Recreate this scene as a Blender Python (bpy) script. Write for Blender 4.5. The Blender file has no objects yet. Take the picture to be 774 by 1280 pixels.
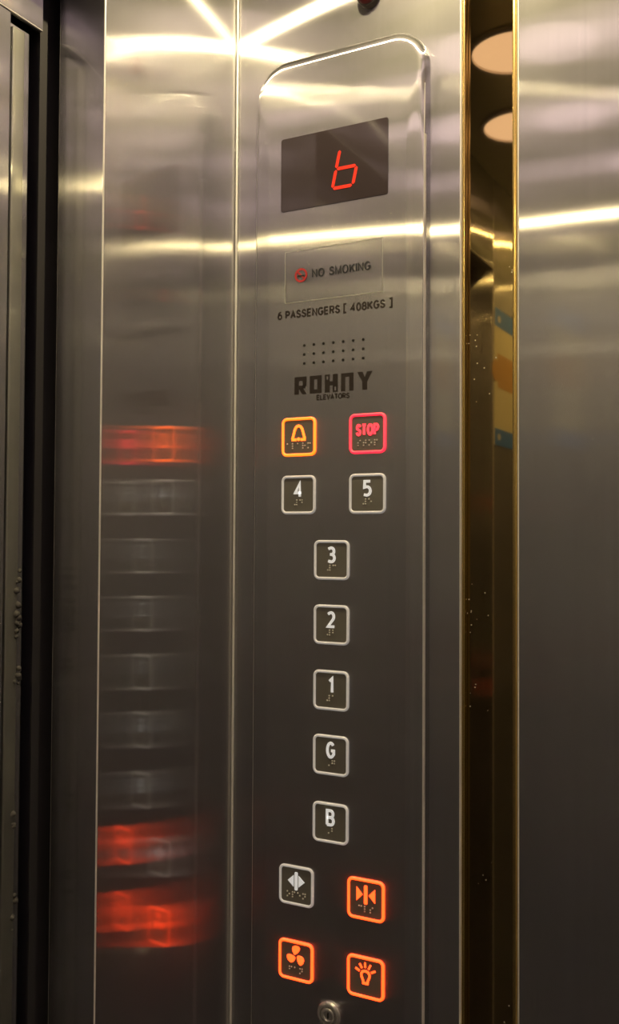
import bpy, bmesh, math, random
from mathutils import Vector, Matrix

random.seed(7)
S = bpy.context.scene
COL = S.collection
PI = math.pi
CZ = 1.5                       # height of the lens above the lift floor

# ------------------------------------------------------------------ helpers
def link(o):
    COL.objects.link(o)
    return o

def obj(name, bm, mats, parent=None, smooth=None):
    me = bpy.data.meshes.new(name)
    bmesh.ops.recalc_face_normals(bm, faces=bm.faces)
    bm.to_mesh(me)
    bm.free()
    for m in (mats if isinstance(mats, (list, tuple)) else [mats]):
        me.materials.append(m)
    if smooth is not None:
        for p in me.polygons:
            p.use_smooth = True
        me.set_sharp_from_angle(angle=math.radians(smooth))
    o = link(bpy.data.objects.new(name, me))
    if parent:
        o.parent = parent
    return o

def empty(name, loc=(0, 0, 0)):
    o = link(bpy.data.objects.new(name, None))
    o.location = loc
    o.empty_display_size = .02
    return o

def tag(o, label=None, cat=None, group=None, kind=None):
    if label: o['label'] = label
    if cat: o['category'] = cat
    if group: o['group'] = group
    if kind: o['kind'] = kind
    return o

def box(bm, x0, x1, y0, y1, z0, z1, bevel=0, seg=4, axis=None):
    """box; bevel rounds all edges, or only those along one axis"""
    r = bmesh.ops.create_cube(bm, size=1)
    vs = r['verts']
    for v in vs:
        v.co = Vector(((x0 + x1) / 2 + v.co.x * (x1 - x0), (y0 + y1) / 2 + v.co.y * (y1 - y0), (z0 + z1) / 2 + v.co.z * (z1 - z0)))
    if bevel:
        es = set()
        for v in vs:
            for e in v.link_edges:
                if axis is None or abs((e.verts[0].co - e.verts[1].co).normalized()[axis]) > .9:
                    es.add(e)
        bmesh.ops.bevel(bm, geom=list(es), offset=bevel, segments=seg, profile=.5, affect='EDGES')
    return vs

def prism(bm, pts, yb, yf, ox=0, oz=0):
    """closed outline in the wall plane (u right, w up), extruded from yb towards the viewer to yf"""
    b = [bm.verts.new((ox + u, yb, oz + w)) for u, w in pts]
    f = [bm.verts.new((ox + u, yf, oz + w)) for u, w in pts]
    n = len(pts)
    bm.faces.new(f)
    bm.faces.new(b[::-1])
    for i in range(n):
        bm.faces.new((b[i], b[(i + 1) % n], f[(i + 1) % n], f[i]))

def rrect(w, h, r, n=6):
    out = []
    for cx, cz, a0 in ((w / 2 - r, h / 2 - r, 0), (-w / 2 + r, h / 2 - r, 90), (-w / 2 + r, -h / 2 + r, 180), (w / 2 - r, -h / 2 + r, 270)):
        for k in range(n + 1):
            a = math.radians(a0 + 90 * k / n)
            out.append((cx + r * math.cos(a), cz + r * math.sin(a)))
    return out

def disc(r, n=20, cx=0, cz=0):
    return [(cx + r * math.cos(2 * PI * k / n), cz + r * math.sin(2 * PI * k / n)) for k in range(n)]

def bridge(bm, loops, closed=True):
    for a, b in zip(loops[:-1], loops[1:]):
        n = len(a)
        for i in range(n if closed else n - 1):
            bm.faces.new((a[i], a[(i + 1) % n], b[(i + 1) % n], b[i]))

def stroke(bm, pts, width, yb, yf, ox=0, oz=0, closed=False):
    """polyline of constant width as one flat raised band"""
    P = [Vector(p) for p in pts]
    n = len(P)
    L, R = [], []
    for i in range(n):
        a = P[i - 1] if (i > 0 or closed) else None
        c = P[(i + 1) % n] if (i < n - 1 or closed) else None
        d1 = (P[i] - a).normalized() if a is not None else None
        d2 = (c - P[i]).normalized() if c is not None else None
        d1 = d1 or d2
        d2 = d2 or d1
        t = (d1 + d2).normalized()
        nrm = Vector((-t.y, t.x))
        k = 1 / max(.5, nrm.dot(Vector((-d1.y, d1.x))))
        L.append(P[i] + nrm * width / 2 * k)
        R.append(P[i] - nrm * width / 2 * k)
    rings = []
    for i in range(n):
        rings.append([bm.verts.new((ox + p.x, y, oz + p.y)) for p, y in ((L[i], yb), (L[i], yf), (R[i], yf), (R[i], yb))])
    seq = rings + ([rings[0]] if closed else [])
    for a, b in zip(seq[:-1], seq[1:]):
        for i in range(4):
            bm.faces.new((a[i], a[(i + 1) % 4], b[(i + 1) % 4], b[i]))
    if not closed:
        bm.faces.new(rings[0])
        bm.faces.new(rings[-1][::-1])

def lathe(bm, prof, n, centre, axis='y'):
    """profile (radius, depth) turned about an axis through centre; depth runs towards the viewer (-y) or down (-z)"""
    loops = []
    for r, d in prof:
        lp = []
        for k in range(n):
            a = 2 * PI * k / n
            if axis == 'y':
                co = (centre[0] + r * math.cos(a), centre[1] - d, centre[2] + r * math.sin(a))
            else:
                co = (centre[0] + r * math.cos(a), centre[1] + r * math.sin(a), centre[2] - d)
            lp.append(bm.verts.new(co))
        loops.append(lp)
    bridge(bm, loops)
    bm.faces.new(loops[0][::-1])
    bm.faces.new(loops[-1])

def arc(cx, cy, rx, ry, a0, a1, n=8):
    return [(cx + rx * math.cos(math.radians(a0 + (a1 - a0) * k / n)), cy + ry * math.sin(math.radians(a0 + (a1 - a0) * k / n))) for k in range(n + 1)]
# centre lines of plain sans capitals on a unit box: (width, strokes); a stroke that ends where it starts is closed
def _o(): return arc(.5, .5, .5, .5, 90, 450, 20)
GLY = {
 'A': (.92, [[(0, 0), (.5, 1), (1, 0)], [(.2, .33), (.8, .33)]]),
 'B': (.85, [[(0, 0), (0, 1)] + [(.5, 1)] + arc(.55, .76, .38, .24, 80, -80)[0:9] + [(.45, .52), (.0, .52)], [(.45, .52)] + arc(.58, .26, .42, .26, 80, -80) + [(.45, 0), (0, 0)]]),
 'E': (.78, [[(1, 0), (0, 0), (0, 1), (1, 1)], [(0, .52), (.88, .52)]]),
 'G': (1.0, [arc(.52, .5, .52, .5, 42, 300, 14)[:-1] + [(.80, .08), (1, .22), (1, .46), (.58, .46)]]),
 'I': (.0, [[(.5, 0), (.5, 1)]]),
 'K': (.88, [[(0, 0), (0, 1)], [(1, 1), (0, .36)], [(.33, .58), (1, 0)]]),
 'L': (.72, [[(0, 1), (0, 0), (1, 0)]]),
 'M': (1.05, [[(0, 0), (0, 1), (.5, .05), (1, 1), (1, 0)]]),
 'N': (.9, [[(0, 0), (0, 1), (1, 0), (1, 1)]]),
 'O': (1.05, [_o()]),
 'P': (.8, [[(0, 0), (0, 1), (.55, 1)] + arc(.6, .73, .4, .27, 80, -80) + [(.55, .46), (0, .46)]]),
 'R': (.85, [[(0, 0), (0, 1), (.55, 1)] + arc(.6, .75, .38, .25, 80, -80) + [(.55, .5), (0, .5)], [(.5, .5), (1, 0)]]),
 'S': (.82, [[(.95, .80)] + arc(.5, .75, .43, .25, 40, 180, 7) + [(.12, .62), (.5, .51), (.88, .40)] + arc(.5, .26, .48, .26, 10, -150, 8) + [(0, .24)]]),
 'T': (.82, [[(0, 1), (1, 1)], [(.5, 1), (.5, 0)]]),
 'V': (.9, [[(0, 1), (.5, 0), (1, 1)]]),
 '[': (.5, [[(1, 1.12), (0, 1.12), (0, -.12), (1, -.12)]]),
 ']': (.5, [[(0, 1.12), (1, 1.12), (1, -.12), (0, -.12)]]),
 '0': (.80, [_o()]),
 '1': (.32, [[(0, .78), (1, 1), (1, 0)]]),
 '2': (.72, [[(.02, .88)] + arc(.47, .72, .45, .28, 120, -20, 9) + [(.8, .52), (0, 0), (1, 0)]]),
 '3': (.72, [[(.02, .92)] + arc(.46, .76, .44, .24, 110, -70, 9) + [(.55, .53), (.28, .53)], [(.55, .53)] + arc(.47, .27, .50, .27, 70, -110, 10) + [(0, .06)]]),
 '4': (.86, [[(.74, 0), (.74, 1), (0, .28), (1, .28)]]),
 '5': (.70, [[(.95, 1), (.12, 1), (.08, .58)] + arc(.44, .32, .54, .30, 95, -110, 11) + [(0, .06)]]),
 '6': (.80, [[(.90, .96), (.60, 1), (.22, .86), (.02, .52)] + arc(.5, .32, .5, .32, 180, 510, 18)]),
 '8': (.80, [arc(.5, .76, .42, .24, -90, 270, 16), arc(.5, .27, .5, .27, 90, 450, 16)]),
}
def letters_bm(s, height, width, cx, cz, yb, yf, weight=.14, gap=.30, space=.45, italic=0.0):
    """lettering in stroke capitals fitted to a cap height and a width, centred in the wall plane"""
    bm = bmesh.new()
    x = 0
    runs = []
    for ch in s:
        if ch == ' ':
            x += space
            continue
        wd, st = GLY[ch]
        runs.append((x, wd, st))
        x += wd * .70 + gap
    tot = x - gap
    k = (width - weight * height) / tot
    lay = 0
    for x0, wd, st in runs:
        for pts in st:
            q = [(cx - width / 2 + weight * height / 2 + (x0 + u * wd * .70) * k, cz - height / 2 + weight * height / 2 + w * height * (1 - weight)) for u, w in pts]
            q = [(u + italic * (w - cz), w) for u, w in q]
            closed = (Vector(q[0]) - Vector(q[-1])).length < 1e-6
            stroke(bm, q[:-1] if closed else q, weight * height, yb, yf - lay * .00001, closed=closed)
            lay = (lay + 1) % 3
    return bm

# ------------------------------------------------------------------ materials
def new_mat(name):
    m = bpy.data.materials.new(name)
    m.use_nodes = True
    nt = m.node_tree
    nt.nodes.clear()
    out = nt.nodes.new('ShaderNodeOutputMaterial')
    return m, nt, out

def nd(nt, typ, **kw):
    n = nt.nodes.new(typ)
    for k, v in kw.items():
        if k.startswith('i_'):
            n.inputs[k[2:].replace('_', ' ')].default_value = v
        else:
            setattr(n, k, v)
    return n

def plain(name, col, rough=.5, metal=0.0, emit=None, strength=0, spec=.5, noise=.06, scale=60):
    m, nt, out = new_mat(name)
    b = nd(nt, 'ShaderNodeBsdfPrincipled')
    tc = nd(nt, 'ShaderNodeTexCoord')
    n = nd(nt, 'ShaderNodeTexNoise', i_Scale=scale, i_Detail=3.0)
    nt.links.new(tc.outputs['Object'], n.inputs['Vector'])
    mr = nd(nt, 'ShaderNodeMapRange')
    mr.inputs['To Min'].default_value = 1 - noise
    mr.inputs['To Max'].default_value = 1 + noise
    nt.links.new(n.outputs['Fac'], mr.inputs['Value'])
    mx = nd(nt, 'ShaderNodeVectorMath', operation='SCALE')
    mx.inputs[0].default_value = col[:3]
    nt.links.new(mr.outputs['Result'], mx.inputs['Scale'])
    nt.links.new(mx.outputs['Vector'], b.inputs['Base Color'])
    b.inputs['Roughness'].default_value = rough
    b.inputs['Metallic'].default_value = metal
    b.inputs['Specular IOR Level'].default_value = spec
    if emit:
        b.inputs['Emission Color'].default_value = (*emit, 1)
        b.inputs['Emission Strength'].default_value = strength
    nt.links.new(b.outputs['BSDF'], out.inputs['Surface'])
    return m

def steel(name, col=(.655, .648, .66), along=.34, across=.003, sharp=.003, f_sharp=.15, f_haze=.15, wave=.0009, haze=.32, seed=0.0):
    """vertically brushed stainless steel: a lobe spread far sideways and hardly up and down, a tight lobe and a broad haze, with gentle waviness"""
    m, nt, out = new_mat(name)
    L = nt.links.new
    geo = nd(nt, 'ShaderNodeNewGeometry')
    cr = nd(nt, 'ShaderNodeVectorMath', operation='CROSS_PRODUCT')
    L(geo.outputs['Normal'], cr.inputs[0]); cr.inputs[1].default_value = (0, 0, 1)
    tan = nd(nt, 'ShaderNodeVectorMath', operation='NORMALIZE')
    L(cr.outputs['Vector'], tan.inputs[0])
    tc = nd(nt, 'ShaderNodeTexCoord')
    mp = nd(nt, 'ShaderNodeMapping'); mp.inputs['Scale'].default_value = (420, 420, 2.2); mp.inputs['Location'].default_value = (seed, seed, seed)
    L(tc.outputs['Object'], mp.inputs['Vector'])
    br = nd(nt, 'ShaderNodeTexNoise', i_Scale=1.0, i_Detail=3.0); L(mp.outputs['Vector'], br.inputs['Vector'])
    mp2 = nd(nt, 'ShaderNodeMapping'); mp2.inputs['Scale'].default_value = (3.4, 3.4, 2.4); mp2.inputs['Location'].default_value = (seed * 2, seed, seed * 3)
    L(tc.outputs['Object'], mp2.inputs['Vector'])
    wv = nd(nt, 'ShaderNodeTexNoise', i_Scale=1.0, i_Detail=1.0); L(mp2.outputs['Vector'], wv.inputs['Vector'])
    bump = nd(nt, 'ShaderNodeBump', i_Strength=1.0, i_Distance=wave); L(wv.outputs['Fac'], bump.inputs['Height'])
    sm = nd(nt, 'ShaderNodeTexNoise', i_Scale=9.0, i_Detail=4.0); L(tc.outputs['Object'], sm.inputs['Vector'])
    mr = nd(nt, 'ShaderNodeMapRange'); mr.inputs['To Min'].default_value = .93; mr.inputs['To Max'].default_value = 1.07
    L(br.outputs['Fac'], mr.inputs['Value'])
    vc = nd(nt, 'ShaderNodeVectorMath', operation='SCALE'); vc.inputs[0].default_value = col; L(mr.outputs['Result'], vc.inputs['Scale'])
    def lobe(au, av):
        g = nd(nt, 'ShaderNodeBsdfAnisotropic', distribution='GGX')
        g.inputs['Roughness'].default_value = (au * av) ** .25
        g.inputs['Anisotropy'].default_value = (av / au) ** .5 - 1
        L(vc.outputs['Vector'], g.inputs['Color'])
        L(tan.outputs['Vector'], g.inputs['Tangent'])
        L(bump.outputs['Normal'], g.inputs['Normal'])
        return g
    b1 = lobe(along, across); b2 = lobe(sharp * 4, sharp); b3 = lobe(haze * 1.2, haze)
    smr = nd(nt, 'ShaderNodeMapRange'); smr.inputs['From Min'].default_value = .35; smr.inputs['From Max'].default_value = .75
    smr.inputs['To Min'].default_value = f_haze * .8; smr.inputs['To Max'].default_value = f_haze * 1.35
    L(sm.outputs['Fac'], smr.inputs['Value'])
    m1 = nd(nt, 'ShaderNodeMixShader'); m1.inputs['Fac'].default_value = f_sharp
    L(b1.outputs['BSDF'], m1.inputs[1]); L(b2.outputs['BSDF'], m1.inputs[2])
    m2 = nd(nt, 'ShaderNodeMixShader'); L(smr.outputs['Result'], m2.inputs['Fac'])
    L(m1.outputs['Shader'], m2.inputs[1]); L(b3.outputs['BSDF'], m2.inputs[2])
    L(m2.outputs['Shader'], out.inputs['Surface'])
    return m

def gold_mirror(name):
    m, nt, out = new_mat(name)
    L = nt.links.new
    b = nd(nt, 'ShaderNodeBsdfPrincipled')
    b.inputs['Metallic'].default_value = 1
    b.inputs['Base Color'].default_value = (.40, .30, .13, 1)
    b.inputs['Roughness'].default_value = .03
    tc = nd(nt, 'ShaderNodeTexCoord')
    vo = nd(nt, 'ShaderNodeTexVoronoi', i_Scale=190.0); L(tc.outputs['Object'], vo.inputs['Vector'])
    cl = nd(nt, 'ShaderNodeTexNoise', i_Scale=11.0, i_Detail=2.0); L(tc.outputs['Object'], cl.inputs['Vector'])
    lt = nd(nt, 'ShaderNodeMath', operation='LESS_THAN'); lt.inputs[1].default_value = .11; L(vo.outputs['Distance'], lt.inputs[0])
    gt = nd(nt, 'ShaderNodeMath', operation='GREATER_THAN'); gt.inputs[1].default_value = .585; L(cl.outputs['Fac'], gt.inputs[0])
    mu = nd(nt, 'ShaderNodeMath', operation='MULTIPLY'); L(lt.outputs['Value'], mu.inputs[0]); L(gt.outputs['Value'], mu.inputs[1])
    d = nd(nt, 'ShaderNodeBsdfDiffuse'); d.inputs['Color'].default_value = (.8, .75, .6, 1)
    mx = nd(nt, 'ShaderNodeMixShader'); L(mu.outputs['Value'], mx.inputs['Fac'])
    L(b.outputs['BSDF'], mx.inputs[1]); L(d.outputs['BSDF'], mx.inputs[2])
    L(mx.outputs['Shader'], out.inputs['Surface'])
    return m

M = {}
M['steel_left'] = steel('brushed_steel_return', seed=1.3, f_sharp=.17, along=.16)
M['steel_mid'] = steel('brushed_steel_column', seed=4.1)
M['steel_right'] = steel('brushed_steel_side', seed=7.7)
M['steel_panel'] = steel('brushed_steel_faceplate', seed=9.2, wave=.0006)
M['steel_far'] = steel('brushed_steel_far', (.60, .61, .67), seed=12.5, f_haze=.65, haze=.5)
M['steel_door'] = steel('brushed_steel_door', seed=15.0, f_haze=.2)
M['edge_highlight'] = plain('pale_edge_highlight', (.85, .82, .79), .45, .35, noise=.1, scale=30)  # pale colour paints bright highlight lines onto the edges
M['dark_paint'] = plain('dark_shaft_paint', (.012, .012, .015), .5)
M['dark_post'] = plain('dark_grey_painted_post', (.05, .047, .052), .45)
M['rubber'] = plain('black_rubber', (.008, .008, .008), .6)
M['ceiling'] = plain('satin_steel_ceiling', (.62, .58, .52), .30, 1)
M['floor'] = plain('brown_granite', (.19, .17, .17), .35, noise=.4, scale=140)
M['mirror'] = gold_mirror('gold_tinted_mirror')
M['gold'] = plain('polished_brass', (.80, .58, .20), .22, 1)
M['edge_strip'] = steel('worn_steel_strip', (.50, .50, .44), seed=21.0, f_haze=.45, haze=.4)
M['dirt'] = plain('dried_cement_dirt', (.10, .095, .085), .9, noise=.3)
M['disc'] = plain('rose_diffuser', (.7, .55, .5), .6, emit=(1, .73, .73), strength=1.75)
M['lamp'] = plain('warm_lamp_face', (.9, .85, .7), .5, emit=(1, .80, .30), strength=7)
M['chrome'] = plain('chrome', (.80, .79, .77), .26, .88)
M['hole'] = plain('black_hole', (.006, .005, .004), .9)
M['print'] = plain('dark_brown_print', (.018, .011, .008), .6)
M['print_grey'] = plain('dark_grey_print', (.022, .023, .028), .6)
M['print_red'] = plain('red_print', (.55, .03, .03), .6)
M['display'] = plain('smoked_display', (.050, .038, .042), .06, spec=.8)
M['digit'] = plain('red_led_digit', (.3, .01, .005), .5, emit=(1, .028, .006), strength=.80)
M['btn_face'] = plain('button_face_steel', (.20, .19, .165), .5, .35, noise=.1)
M['ring_off'] = plain('white_button_ring', (.80, .78, .75), .3, emit=(.95, .90, .86), strength=.16)  # faint glow put into the ring of buttons not called
M['mark_off'] = plain('white_button_mark', (.72, .71, .69), .4, emit=(.9, .9, .88), strength=.42)  # same faint glow, stronger, in their marks
M['dots'] = plain('braille_steel', (.75, .73, .66), .35, .2)
def lit(name, col, s=1.0):
    M['ring_' + name] = plain(name + '_lit_ring', (.35 * col[0] + .25, .35 * col[1] + .22, .35 * col[2] + .2), .3, emit=col, strength=s)
    M['mark_' + name] = plain(name + '_lit_mark', (.35 * col[0] + .25, .35 * col[1] + .22, .35 * col[2] + .2), .4, emit=col, strength=s)
lit('amber', (1.0, .115, .002), 3.2)
lit('red', (.80, .007, .030), 2.4)
lit('orange', (1.0, .050, .004), 4.0)
M['bulb_red'] = plain('dark_red_plastic', (.22, .012, .016), .3)
M['bulb_rim'] = plain('grey_plastic', (.09, .07, .065), .4)
M['poster_paper'] = plain('cream_poster', (.92, .86, .62), .5)
M['poster_blue'] = plain('blue_poster_band', (.10, .28, .85), .5)
M['poster_tan'] = plain('tan_poster_picture', (.75, .45, .18), .5)
M['poster_white'] = plain('white_emblem', (.8, .8, .78), .5)

def film(name):
    m, nt, out = new_mat(name)
    t = nd(nt, 'ShaderNodeBsdfTransparent'); t.inputs['Color'].default_value = (.995, .995, .995, 1)
    g = nd(nt, 'ShaderNodeBsdfGlossy'); g.inputs['Roughness'].default_value = .12; g.inputs['Color'].default_value = (.9, .9, .9, 1)
    n = nd(nt, 'ShaderNodeTexNoise', i_Scale=30.0)
    tc = nd(nt, 'ShaderNodeTexCoord'); nt.links.new(tc.outputs['Object'], n.inputs['Vector'])
    mr = nd(nt, 'ShaderNodeMapRange'); mr.inputs['To Min'].default_value = .05; mr.inputs['To Max'].default_value = .12
    nt.links.new(n.outputs['Fac'], mr.inputs['Value'])
    mx = nd(nt, 'ShaderNodeMixShader'); nt.links.new(mr.outputs['Result'], mx.inputs['Fac'])
    nt.links.new(t.outputs['BSDF'], mx.inputs[1]); nt.links.new(g.outputs['BSDF'], mx.inputs[2])
    nt.links.new(mx.outputs['Shader'], out.inputs['Surface'])
    return m
M['film'] = film('clear_film')
M['film_edge'] = plain('pale_film_edge', (.62, .60, .56), .4, .3)

# ------------------------------------------------------------------ the lift car
XF = -.5006          # inner face of the front (door) wall
XB = .56             # back wall
YP = .014            # wall behind the control panel
YO = -1.30           # opposite wall
HC = CZ + .63        # ceiling
J0, J1 = -.1814, -.803   # the door opening
XJ = -.549           # depth of the jambs

def structure(name, bm, m, smooth=30, edge=None):
    """edge: material of the narrow rounded vertical edges"""
    if edge:
        bm.normal_update()
        for f in bm.faces:
            n = f.normal
            if max(abs(n.x), abs(n.y), abs(n.z)) < .985:
                f.material_index = 1
    return tag(obj(name, bm, [m, edge] if edge else m, smooth=smooth), kind='structure')

# front wall: near return, far return and the transom over the opening
bm = bmesh.new()
box(bm, XJ, XF, J0, YP - .0003, 0, HC, .0015, 5, axis=2)
box(bm, XJ, XF, YO, J1, 0, HC, .0014, 5, axis=2)
box(bm, XJ, XF, J1 + .0005, J0 - .0005, CZ + .47, HC, .0015, 3, axis=1)
structure('wall_left', bm, M['steel_left'], edge=M['edge_highlight'])

# slim bead added along the inner corner to draw its bright line
bm = bmesh.new()
bl = [[bm.verts.new((XF + .0013 + .0012 * math.cos(2 * PI * k / 12), YP - .0015 + .0012 * math.sin(2 * PI * k / 12), z)) for k in range(12)] for z in (.01, HC - .001)]
bridge(bm, bl); bm.faces.new(bl[0][::-1]); bm.faces.new(bl[1])
structure('glint_bead', bm, M['edge_highlight'], smooth=60)
# the wall column that carries the panel
bm = bmesh.new()
box(bm, XJ, -.2708, YP, YP + .03, 0, HC, .0024, 6, axis=2)
structure('wall_center', bm, M['steel_mid'], edge=M['edge_highlight'])
# the wide wall panel right of the mirror strip
bm = bmesh.new()
box(bm, -.2230, XB, YP, YP + .03, 0, HC, .0028, 6, axis=2)
structure('wall_right', bm, M['steel_right'], edge=M['edge_highlight'])
bm = bmesh.new(); box(bm, XB, XB + .03, YO, YP + .03, 0, HC); structure('wall_back', bm, M['steel_far'])
bm = bmesh.new(); box(bm, XJ, XB + .03, YO - .03, YO, 0, HC); structure('wall_front', bm, M['steel_far'])
bm = bmesh.new(); box(bm, -.70, XB + .03, YO - .03, YP + .05, HC, HC + .04); structure('ceiling', bm, M['ceiling'])
bm = bmesh.new(); box(bm, -.70, XB + .03, YO - .03, YP + .05, -.04, 0); structure('floor', bm, M['floor'])

# what stands behind the opening: header, two sliding leaves, dark post and shaft
bm = bmesh.new()
box(bm, -.560, -.556, J1 - .06, -.1930, CZ + .410, HC, .0012, 3, axis=1)
structure('trim_1', bm, M['steel_door'], edge=M['edge_highlight'])
bm = bmesh.new()
box(bm, -.600, -.562, -.1895, -.13, 0, HC)
structure('trim_2', bm, M['dark_post'])
bm = bmesh.new(); box(bm, -.68, -.65, YO - .03, YP + .05, 0, HC); structure('wall_shaft', bm, M['dark_paint'])

door = tag(empty('door_1', (-.56, -.5, 0)), kind='structure')
def part(name, bm, m, parent, smooth=30, label=None):
    bmesh.ops.translate(bm, verts=bm.verts, vec=-parent.matrix_basis.translation)
    o = obj(name, bm, m, parent, smooth)
    if label: o['label'] = label
    return o
bm = bmesh.new(); box(bm, -.560, -.556, -.640, -.2270, .01, CZ + .409, .0015, 3, axis=2); part('door_leaf', bm, M['steel_door'], door)
bm = bmesh.new(); box(bm, -.5615, -.5575, J1 - .05, -.685, .01, CZ + .409, .0015, 3, axis=2); part('door_leaf', bm, M['steel_door'], door)
bm = bmesh.new(); box(bm, -.5660, -.5620, -.235, -.2010, .01, CZ + .405, .0015, 3, axis=2); part('door_leaf', bm, M['steel_door'], door)
bm = bmesh.new(); box(bm, -.575, -.567, -.70, -.63, .01, CZ + .44); part('door_seal', bm, M['rubber'], door)

# ------------------------------------------------------------------ gold mirror strip
mir = empty('mirror_strip', (-.2469, YP + .02, 0))
tag(mir, 'narrow gold tinted mirror strip between the panel column and the right steel wall', 'mirror')
bm = bmesh.new(); box(bm, -.2700, -.2238, YP + .008, YP + .012, .02, HC - .02); part('mirror_glass', bm, M['mirror'], mir)
bm = bmesh.new(); box(bm, -.2706, -.2680, YP + .0005, YP + .0079, .02, HC - .02, .0011, 5, axis=2); part('edge_trim', bm, M['gold'], mir)
bm = bmesh.new(); box(bm, -.2268, -.2232, YP + .0005, YP + .0079, .02, HC - .02, .0011, 5, axis=2); part('edge_trim', bm, M['gold'], mir)
bm = bmesh.new(); box(bm, -.2706, -.2232, YP + .0125, YP + .03, .02, HC - .02); part('backing_board', bm, M['rubber'], mir)

# ------------------------------------------------------------------ control panel
XP, WP = -.3857, .1716          # centre and width of the faceplate
ZT, ZB, RC = CZ + .4490, CZ - .60, .033
pan = empty('control_panel', (XP, YP, ZB))
tag(pan, 'tall raised steel lift control panel with red display and floor buttons', 'control panel')

def face_depth(x, z):
    """y of the faceplate front: flat field, shallow side bevels that run out to the corners at the top, rounded rim"""
    hx, hz, zc = WP / 2, (ZT - ZB) / 2, (ZT + ZB) / 2
    qx, qz = abs(x - XP) - hx + RC, abs(z - zc) - hz + RC
    sd = math.hypot(max(qx, 0), max(qz, 0)) + min(max(qx, qz), 0) - RC
    d = max(0, -sd)
    fl = .0028 + .0040 * min(1, max(0, (z - CZ - .33) / .08))
    y = 0.0
    if d < fl:
        y += fl - math.sqrt(max(0, fl * fl - (fl - d) ** 2))
    # inner field half-width
    zz = z - CZ
    inner = .0682
    if zz > .325:
        t = min(1, (zz - .325) / .085)
        inner += (.0858 - .0682) * (1 - math.sqrt(max(0, 1 - t * t)))
    if zz > .355:
        y += .62 * (zz - .355) ** 2        # the top of the plate curls back towards the wall
    e = abs(x - XP) - inner
    if e > 0:
        y += .13 * (math.sqrt(e * e + .0015 ** 2) - .0015)
    return y

bm = bmesh.new()
NS = 60
ss = [math.sin(PI / 2 * (-1 + 2 * i / NS)) for i in range(NS + 1)]
ss = sorted(set([round(.5 * s + .5 * (-1 + 2 * i / NS), 6) for i, s in enumerate(ss)] + [-.797, -.79, .79, .797, -.81, .81, -.99, .99, -.975, .975, -.96, .96]))
zs = []
for k in range(13):
    a = PI / 2 * k / 12
    zs.append(ZT - RC + RC * math.sin(a)); zs.append(ZB + RC - RC * math.sin(a))
for d in (.001, .002, .003, .004): zs += [ZT - d, ZB + d]
for k in range(1, 24): zs.append(ZT - RC - k * .005)
for k in range(1, 30): zs.append(ZB + RC + k * (ZT - RC - .115 - ZB - RC) / 30)
zs = sorted(set(round(z, 6) for z in zs))
grid = []
for z in zs:
    dz = max(0, z - (ZT - RC), (ZB + RC) - z)
    half = WP / 2 - RC + math.sqrt(max(0, RC * RC - dz * dz))
    grid.append([bm.verts.new((XP + s * half, face_depth(XP + s * half, z), z)) for s in ss])
for a, b in zip(grid[:-1], grid[1:]):
    for i in range(len(ss) - 1):
        bm.faces.new((a[i], a[i + 1], b[i + 1], b[i]))
rim = grid[0] + [r[-1] for r in grid[1:-1]] + grid[-1][::-1] + [r[0] for r in grid[1:-1]][::-1]
back = [bm.verts.new((v.co.x, YP - .0002, v.co.z)) for v in rim]
bridge(bm, [rim, back])
bm.normal_update()
for f in bm.faces:
    c = f.calc_center_median()
    if c.y < .0045 and WP / 2 - abs(c.x - XP) < .0016 and c.z < ZT - RC:
        f.material_index = 1               # pale rim faces paint in the bright edge line
part('faceplate', bm, [M['steel_panel'], M['edge_highlight']], pan, smooth=50)

Y0 = -.0002   # just proud of the faceplate
def zz(w): return CZ + w

# display
dx0, dx1, dz0, dz1 = -.4420, -.3336, .3022, .3705
bm = bmesh.new()
prism(bm, rrect(dx1 - dx0, dz1 - dz0, .0022, 4), .001, -.0006, (dx0 + dx1) / 2, zz((dz0 + dz1) / 2))
dis = part('display', bm, M['display'], pan, None, 'dark smoked display window')
def sub(name, bm, m, parent, top=pan, smooth=None, label=None):
    bmesh.ops.translate(bm, verts=bm.verts, vec=-top.matrix_basis.translation)
    o = obj(name, bm, m, parent, smooth)
    if label: o['label'] = label
    return o
bm = bmesh.new()
gx, gz, gw, gh, it = -.3743, zz(.3329), .0205, .0345, .22
def seg(bm, a, b, wd=.0029):
    a = Vector((a[0] * gw / 2, a[1] * gh / 2)); b = Vector((b[0] * gw / 2, b[1] * gh / 2))
    t = (b - a).normalized(); n = Vector((-t.y, t.x)) * wd / 2
    a += t * .0007; b -= t * .0007
    pts = [a, a + t * wd * .45 + n, b - t * wd * .45 + n, b, b - t * wd * .45 - n, a + t * wd * .45 - n]
    prism(bm, [(p.x + it * p.y, p.y) for p in pts], -.0006, -.0010, gx, gz)
seg(bm, (-1, 1), (-1, 0)); seg(bm, (-1, 0), (-1, -1)); seg(bm, (-1, 0), (1, 0)); seg(bm, (-1, -1), (1, -1)); seg(bm, (1, 0), (1, -1))
sub('digit', bm, M['digit'], dis, label='glowing red seven-segment letter b')

# printed capacity line, speaker holes, maker's mark
part('capacity_lettering', letters_bm('6 PASSENGERS [ 408KGS ]', .0078, .1160, -.3871, zz(.2055), .001, Y0, weight=.20, gap=.34), M['print'], pan, None, 'dark printed words 6 PASSENGERS [ 408KGS ]')
bm = bmesh.new()
for i in range(7):
    for j in range(3):
        prism(bm, disc(.0013, 10, -.4167 + i * (.4167 - .3572) / 6, zz(.1756 - j * .0083)), .001, Y0 - .0001)
part('speaker_hole', bm, M['hole'], pan, None, 'three rows of seven small black speaker holes')

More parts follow.
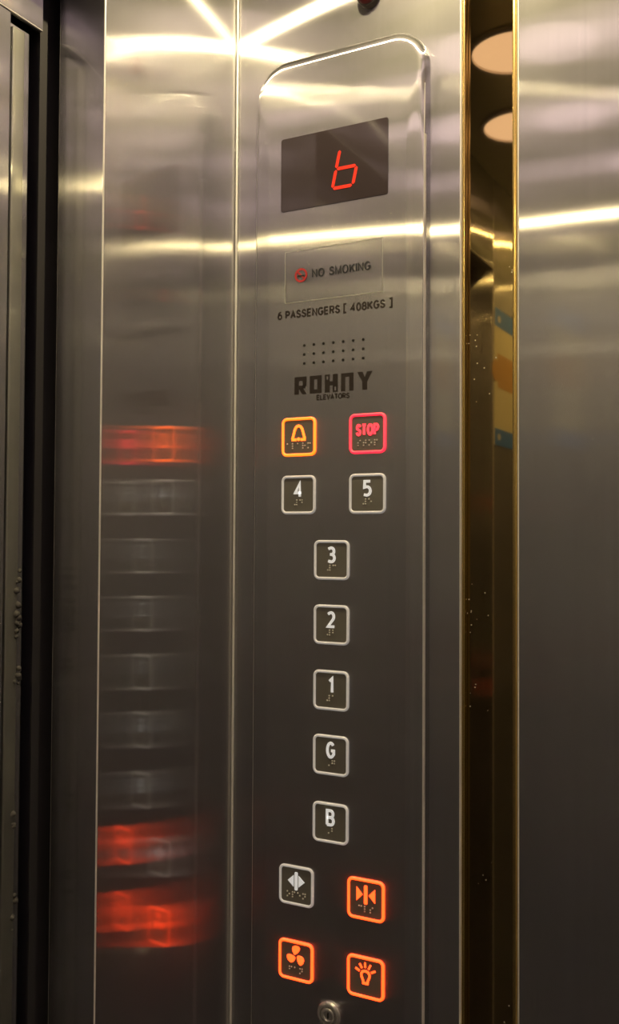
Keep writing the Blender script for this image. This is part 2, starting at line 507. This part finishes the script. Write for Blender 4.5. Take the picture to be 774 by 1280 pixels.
bm = bmesh.new()
def blk(polys, ox, wd, oz=zz(.1308), h=.0162):
    for p in polys: prism(bm, [(ox + u * wd, oz + w * h) for u, w in p], .001, Y0)
def R4(u0, u1, w0, w1): return [(u0, w0), (u1, w0), (u1, w1), (u0, w1)]
blk([R4(0, .36, 0, 1), R4(.36, 1, .76, 1), R4(.68, 1, .45, .76), R4(.36, .9, .33, .5), [(.36, .34), (.66, 0), (1.02, 0), (.72, .36)]], -.4267, .0125)
blk([R4(0, .36, 0, 1), R4(.64, 1, 0, 1), R4(.36, .64, 0, .22), R4(.36, .64, .78, 1)], -.4108, .0122)
blk([R4(0, .12, 0, 1), R4(.26, .38, 0, 1), R4(.12, .26, 0, .72), R4(.12, .26, .92, 1), R4(.38, .62, .38, .60), R4(.62, .74, 0, 1), R4(.88, 1, 0, 1), R4(.74, .88, .30, 1), R4(.74, .88, 0, .08)], -.3953, .0130)
blk([R4(0, .34, 0, 1), R4(.66, 1, 0, 1), R4(.34, .66, .78, 1)], -.3790, .0124)
blk([R4(.33, .67, 0, .46), [(.33, .46), (.67, .46), (1.02, 1), (.66, 1), (.5, .68), (.34, 1), (-.02, 1)]], -.3627, .0142)
part('maker_logo', bm, M['print'], pan, None, 'dark block letters ROHNY')
part('maker_lettering', letters_bm('ELEVATORS', .0052, .0335, -.3871, zz(.1268), .001, Y0, weight=.22), M['print'], pan, None, 'small dark word ELEVATORS under the block letters')

# ---- buttons
ROWS = [.09196, .03867, -.02032, -.07825, -.13672, -.19431, -.25420, -.31540, -.38248]
CX = {'L': -.42184, 'C': -.38757, 'R': -.35263}
BS = .0352
def ring_bm(x, z):
    bm = bmesh.new()
    loops = []
    for ins, y in ((-.0002, .001), (-.0002, -.0006), (.0004, -.0014), (.0011, -.0017), (.0017, -.0015), (.0023, -.0008), (.0024, .001)):
        loops.append([bm.verts.new((x + u, y, z + w)) for u, w in rrect(BS - 2 * ins, BS - 2 * ins, max(.0012, .0052 - ins), 6)])
    bridge(bm, loops + [loops[0]])
    return bm
BR = {'a': '1', 'b': '12', 'c': '14', 'd': '145', 'e': '15', 'f': '124', 'g': '1245', 'h': '125', 'i': '24', 'k': '13', 'l': '123', 'm': '134', 'n': '1345', 'o': '135', 'p': '1234', 'r': '1235', 's': '234', 't': '2345', '#': '3456', 'G': '6', '-': ''}
def braille_bm(word, x, z):
    bm = bmesh.new()
    p, cell = .0021, .0054
    w0 = -(len(word) - 1) * cell / 2
    for k, ch in enumerate(word):
        for d in BR[ch]:
            i = int(d) - 1
            ux = w0 + k * cell + (-p / 2 if i < 3 else p / 2)
            uz = p * (1 - i % 3)
            lp = []
            for r, y in ((.0008, -.0004), (.0007, -.0009), (.00035, -.0011)):
                lp.append([bm.verts.new((x + ux + a, y, z + uz + b)) for a, b in disc(r, 8)])
            bridge(bm, lp); bm.faces.new(lp[-1])
    return bm
YM0, YM1 = -.0004, -.0010
def glyph(s, x, z, w=.0084, h=.0150):
    return letters_bm(s, h, w, x, z + .0046, YM0, YM1, weight=.165)
def bell_bm(x, z):
    bm = bmesh.new(); z += .0035
    pts = [(-.0066, -.0058), (-.0058, -.0036), (-.0046, .0006), (-.0036, .0038), (-.0020, .0058), (0, .0065), (.0020, .0058), (.0036, .0038), (.0046, .0006), (.0058, -.0036), (.0066, -.0058)]
    stroke(bm, pts, .0023, YM0, YM1, x, z)
    stroke(bm, [(-.0072, -.0062), (-.0022, -.0062)], .0024, YM0, YM1, x, z)
    stroke(bm, [(.0022, -.0062), (.0072, -.0062)], .0024, YM0, YM1, x, z)
    prism(bm, disc(.0016, 10, 0, -.0058), YM0, YM1 - .0001, x, z)
    return bm
def tri_bm(x, z, out):
    bm = bmesh.new(); z += .0040
    prism(bm, rrect(.0030, .0162, .0008, 3), YM0, YM1, x, z)
    for s in (-1, 1):
        p = [(s * .0026, .0052), (s * .0026, -.0052), (s * .0086, 0)] if out else [(s * .0088, .0060), (s * .0088, -.0060), (s * .0030, 0)]
        prism(bm, p if s < 0 else p[::-1], YM0, YM1, x, z)
    return bm
def fan_bm(x, z):
    bm = bmesh.new(); z += .0042
    for k in range(3):
        a0 = math.radians(90 + 120 * k)
        pts = []
        for t in range(14):
            a = 2 * PI * t / 14
            u, w = .0052 + .0040 * math.cos(a), .0036 * math.sin(a) * (1 + .45 * math.cos(a)) - .0008 * math.cos(a)
            pts.append((u * math.cos(a0) - w * math.sin(a0), u * math.sin(a0) + w * math.cos(a0)))
        prism(bm, pts, YM0, YM1, x, z)
    return bm
def bulb_bm(x, z):
    bm = bmesh.new(); z += .0008
    pts = [(-.0020, -.0058), (-.0022, -.0036), (-.0036, -.0006), (-.0040, .0018), (-.0028, .0040), (0, .0048), (.0028, .0040), (.0040, .0018), (.0036, -.0006), (.0022, -.0036), (.0020, -.0058)]
    stroke(bm, pts, .0019, YM0, YM1, x, z, closed=True)
    for k, a in enumerate((28, 62, 92, 122, 155)):
        c, s = math.cos(math.radians(a)), math.sin(math.radians(a))
        stroke(bm, [(c * .0062, .0014 + s * .0062), (c * .0106, .0014 + s * .0106)], .0016, YM0, YM1, x, z)
    return bm

def button(col, row, kind, mark_bm, mark_name, braille, label):
    x, z = CX[col], zz(ROWS[row])
    bm = bmesh.new()
    prism(bm, rrect(BS - .0044, BS - .0044, .0030, 5), .001, -.0004, x, z)
    b = part('button', bm, M['btn_face'], pan, None, label)
    sub('button_ring', ring_bm(x, z), M['ring_' + kind], b, smooth=60)
    sub(mark_name, mark_bm(x, z), M['mark_' + kind], b)
    if braille:
        sub('braille', braille_bm(braille, x, z - (.0084 if len(braille) > 2 else .0070)), M['dots'], b, smooth=60)
    return b

button('L', 0, 'amber', bell_bm, 'bell_symbol', 'alarm', 'amber-lit square alarm button with a bell')
button('R', 0, 'red', lambda x, z: letters_bm('STOP', .0108, .0225, x, z + .0032, YM0, YM1, weight=.19, gap=.36), 'stop_lettering', 'stop', 'red-lit square button reading STOP')
for col, row, ch, br in (('L', 1, '4', '#d'), ('R', 1, '5', '#e'), ('C', 2, '3', '#c'), ('C', 3, '2', '#b'), ('C', 4, '1', '#a'), ('C', 5, 'G', 'Gg'), ('C', 6, 'B', 'Gb')):
    button(col, row, 'off', (lambda c: lambda x, z: glyph(c, x, z, w=.0050 if c == '1' else .0088))(ch), 'floor_character', br, 'faintly glowing square button with a white %s' % ch)
button('L', 7, 'off', lambda x, z: tri_bm(x, z, True), 'open_symbol', 'open', 'faintly glowing square door-open button with arrows pointing apart')
button('R', 7, 'orange', lambda x, z: tri_bm(x, z, False), 'close_symbol', 'shut' if False else 'cls', 'orange-lit square door-close button with arrows pointing together')
button('L', 8, 'orange', fan_bm, 'fan_symbol', 'fan', 'orange-lit square button with a three-blade fan')
button('R', 8, 'orange', bulb_bm, 'lamp_symbol', '', 'orange-lit square button with a shining light bulb')

# key switch
kx, kz = -.3878, zz(-.4225)
bm = bmesh.new()
lathe(bm, [(.0118, -.001), (.0118, .0016), (.0108, .0026), (.0092, .0034), (.0080, .0034), (.0076, .0012)], 32, (kx, 0, kz))
ks = part('key_switch', bm, M['chrome'], pan, 40, 'round chrome key switch')
bm = bmesh.new()
lathe(bm, [(.0066, .0013), (.0066, .0036), (.0058, .0042), (.0044, .0042), (.0040, .0030)], 28, (kx, 0, kz))
sub('lock_barrel', bm, M['chrome'], ks, smooth=40)
bm = bmesh.new(); box(bm, kx - .0007, kx + .0007, -.0034, -.0029, kz - .0026, kz + .0026)
sub('keyhole', bm, M['hole'], ks)

# ------------------------------------------------------------------ sticker on the faceplate
st = empty('no_smoking_sticker', (-.3878, 0, zz(.2403)))
tag(st, 'clear rectangular NO SMOKING sticker on the control panel under the display', 'sticker')
bm = bmesh.new(); prism(bm, rrect(.0986, .0482, .001, 2), -.00025, -.00055, -.3878, zz(.2403)); part('film', bm, M['film'], st, None)
bm = bmesh.new(); stroke(bm, [(-.0491, -.0239), (.0491, -.0239), (.0491, .0239), (-.0491, .0239)], .0005, -.00056, -.00075, -.3878, zz(.2403), closed=True); part('film_edge', bm, M['film_edge'], st, None, 'pale cut edge of the film')
part('lettering', letters_bm('NO SMOKING', .0080, .0588, -.3795, zz(.2409), -.0006, -.0008, weight=.15, space=.6), M['print_grey'], st, None, 'dark grey words NO SMOKING')
bm = bmesh.new()
stroke(bm, disc(.0056, 24), .0017, -.0006, -.0008, -.4203, zz(.2408), closed=True)
stroke(bm, [(-.0038, .0038), (.0038, -.0038)], .0015, -.0006, -.0008, -.4203, zz(.2408))
o = part('prohibition_ring', bm, M['print_red'], st, None, 'red ring with a slash')
bm = bmesh.new()
stroke(bm, [(-.0036, -.0006), (.0036, -.0006)], .0014, -.0006, -.00095, -.4203, zz(.2408))
part('cigarette_symbol', bm, M['print'], st, None, 'dark cigarette')

# ------------------------------------------------------------------ red pilot lamp over the panel, cut by the frame
il = empty('indicator_lamp', (-.3585, YP, zz(.492)))
tag(il, 'small dark red round lamp with grey rim on the wall above the control panel', 'lamp')
ic = (-.3580, YP, zz(.4915))
bm = bmesh.new(); lathe(bm, [(.0108, .0002), (.0110, .004), (.0106, .0065), (.0098, .0070)], 32, ic); part('bezel', bm, M['bulb_rim'], il, 40)
bm = bmesh.new(); lathe(bm, [(.0097, .0060), (.0095, .0085), (.0082, .0110), (.0052, .0128), (.0014, .0134)], 28, ic); part('lens', bm, M['bulb_red'], il, 60)

# ------------------------------------------------------------------ worn strip with dirt on the door edge
ds = empty('edge_strip', (-.56, -.21, 0))
tag(ds, 'worn grey green strip with dirt along the sliding door at the left edge', 'strip')
bm = bmesh.new(); box(bm, -.5618, -.5565, -.2245, -.2115, .01, CZ + .40, .0015, 3, axis=2); part('strip', bm, M['edge_strip'], ds)
bm = bmesh.new()
for zc, n, sp in ((-.065, 9, .02), (-.11, 6, .012), (-.035, 5, .012), (-.22, 6, .012), (-.30, 4, .03)):
    for k in range(n):
        c = Vector((-.5565, -.2115 + random.uniform(-.003, .002), zz(zc) + random.uniform(-sp, sp) * .7))
        r = bmesh.ops.create_icosphere(bm, subdivisions=1, radius=random.uniform(.0012, .0035))
        for v in r['verts']: v.co = c + v.co * random.uniform(.8, 1.2)
tag(part('dirt', bm, M['dirt'], ds, 60), kind='stuff')

# ------------------------------------------------------------------ notice on the far return, seen in the gold mirror
po = empty('notice_poster', (XF, -.88, zz(.285)))
tag(po, 'cream notice with blue ends on the door wall, seen reflected in the gold mirror strip', 'poster')
def pbox(name, y0, y1, z0, z1, m, t0, t1, lab=None):
    bm = bmesh.new(); box(bm, XF + t0, XF + t1, y0, y1, zz(z0), zz(z1)); return part(name, bm, m, po, None, lab)
pbox('sheet', -.975, -.8055, .163, .404, M['poster_paper'], .0003, .0015, 'cream sheet')
pbox('header_band', -.975, -.8055, .372, .404, M['poster_blue'], .0015, .0018, 'blue top band')
pbox('footer_band', -.975, -.8055, .163, .192, M['poster_blue'], .0015, .0018, 'blue bottom band')
for zc in (.386, .178):
    bm = bmesh.new()
    lp = [[bm.verts.new((XF + d, -.830 + .009 * math.cos(2 * PI * k / 14), zz(zc) + .006 * math.sin(2 * PI * k / 14))) for k in range(14)] for d in (.0017, .0021)]
    bridge(bm, lp); bm.faces.new(lp[1])
    part('emblem', bm, M['poster_white'], po, None, 'white oval emblem in a blue band')
pbox('picture', -.945, -.822, .265, .325, M['poster_tan'], .0015, .0018, 'tan picture')
bm = bmesh.new()
lp = []
for r, d in ((.019, .0019), (.019, .0025)):
    lp.append([bm.verts.new((XF + d, -.809 + r * math.cos(2 * PI * k / 24), zz(.293) + r * math.sin(2 * PI * k / 24))) for k in range(24)])
bridge(bm, lp); bm.faces.new(lp[1]); bm.faces.new(lp[0][::-1])
part('seal', bm, M['poster_tan'], po, None, 'round tan seal over the edge')

# ------------------------------------------------------------------ lights
def downlight(x, y, r=.056):
    c = (x, y, HC)
    t = empty('downlight', c)
    bm = bmesh.new(); lathe(bm, [(r + .006, .0003), (r + .006, .003), (r + .003, .005), (r, .005), (r - .0005, .001)], 40, c, 'z'); part('rim', bm, M['ceiling'], t, 40)
    bm = bmesh.new(); lathe(bm, [(r - .001, .0012), (r - .001, .0022)], 40, c, 'z'); part('diffuser', bm, M['disc'], t, 40)
    return t
n = 0
for i, x in enumerate((-.335, -.165, .005, .175, .345)):  # columns after the first are added to strengthen the pink reflected bands
    for j, y in enumerate((-.175, -.388, -.611, -.834, -1.10)):
        t = downlight(x - (.063 if j == 2 else .008), y)
        if i == 0 and j == 1:
            tag(t, 'large rose round ceiling light mirrored at the top of the gold strip', 'ceiling light', 'rose ceiling downlights')
        elif i == 0 and j == 2:
            tag(t, 'smaller second rose ceiling light mirrored lower in the gold strip', 'ceiling light', 'rose ceiling downlights')
        else:
            tag(t, 'unseen round rose ceiling light overhead that feeds the pink reflected bands', 'ceiling light', 'rose ceiling downlights')

def spot(name, x, y, power, col=(1, .82, .45), size=143, blend=.03, rad=.012, z=HC - .006):
    d = bpy.data.lights.new(name, 'SPOT')
    d.energy = power; d.color = col; d.spot_size = math.radians(size); d.spot_blend = blend; d.shadow_soft_size = rad
    o = link(bpy.data.objects.new(name, d)); o.location = (x, y, z)
    return o
spot('spot_lamp', -.300, -.187, 8.0, size=165, blend=.3, rad=.005)
spot('spot_lamp', -.300, -1.10, 5.5, size=165, blend=.3, rad=.006, col=(1, .80, .36))

# ------------------------------------------------------------------ world, camera, view
w = bpy.data.worlds.new('world'); S.world = w; w.use_nodes = True
w.node_tree.nodes['Background'].inputs['Color'].default_value = (.02, .018, .016, 1)
w.node_tree.nodes['Background'].inputs['Strength'].default_value = .3

yaw, pitch, roll = -0.4896743897782936, 0.02625478588289237, 0.005222983345536722
cy, sy, cp, sp, cr, sr = math.cos(yaw), math.sin(yaw), math.cos(pitch), math.sin(pitch), math.cos(roll), math.sin(roll)
fw = Vector((sy, cy, 0)); rt = Vector((cy, -sy, 0)); up = Vector((0, 0, 1))
fw, up = cp * fw + sp * up, cp * up - sp * fw
rt, up = cr * rt + sr * up, cr * up - sr * rt
cam = bpy.data.cameras.new('camera')
co = link(bpy.data.objects.new('camera', cam))
co.matrix_world = Matrix(((rt.x, up.x, -fw.x, 0), (rt.y, up.y, -fw.y, -.7701066), (rt.z, up.z, -fw.z, CZ), (0, 0, 0, 1)))
cam.sensor_fit = 'VERTICAL'
cam.sensor_height = 36
cam.lens = 1200 / 1280 * 36
cam.clip_start = .01
S.camera = co
S.view_settings.view_transform = 'Standard'
S.view_settings.look = 'None'
S.view_settings.gamma = 1
S.view_settings.use_curve_mapping = False
S.view_settings.exposure = .12
S.cycles.use_denoising = True
S.cycles.max_bounces = 10
S.cycles.glossy_bounces = 8
S.cycles.sample_clamp_indirect = 30
S.cycles.blur_glossy = 0
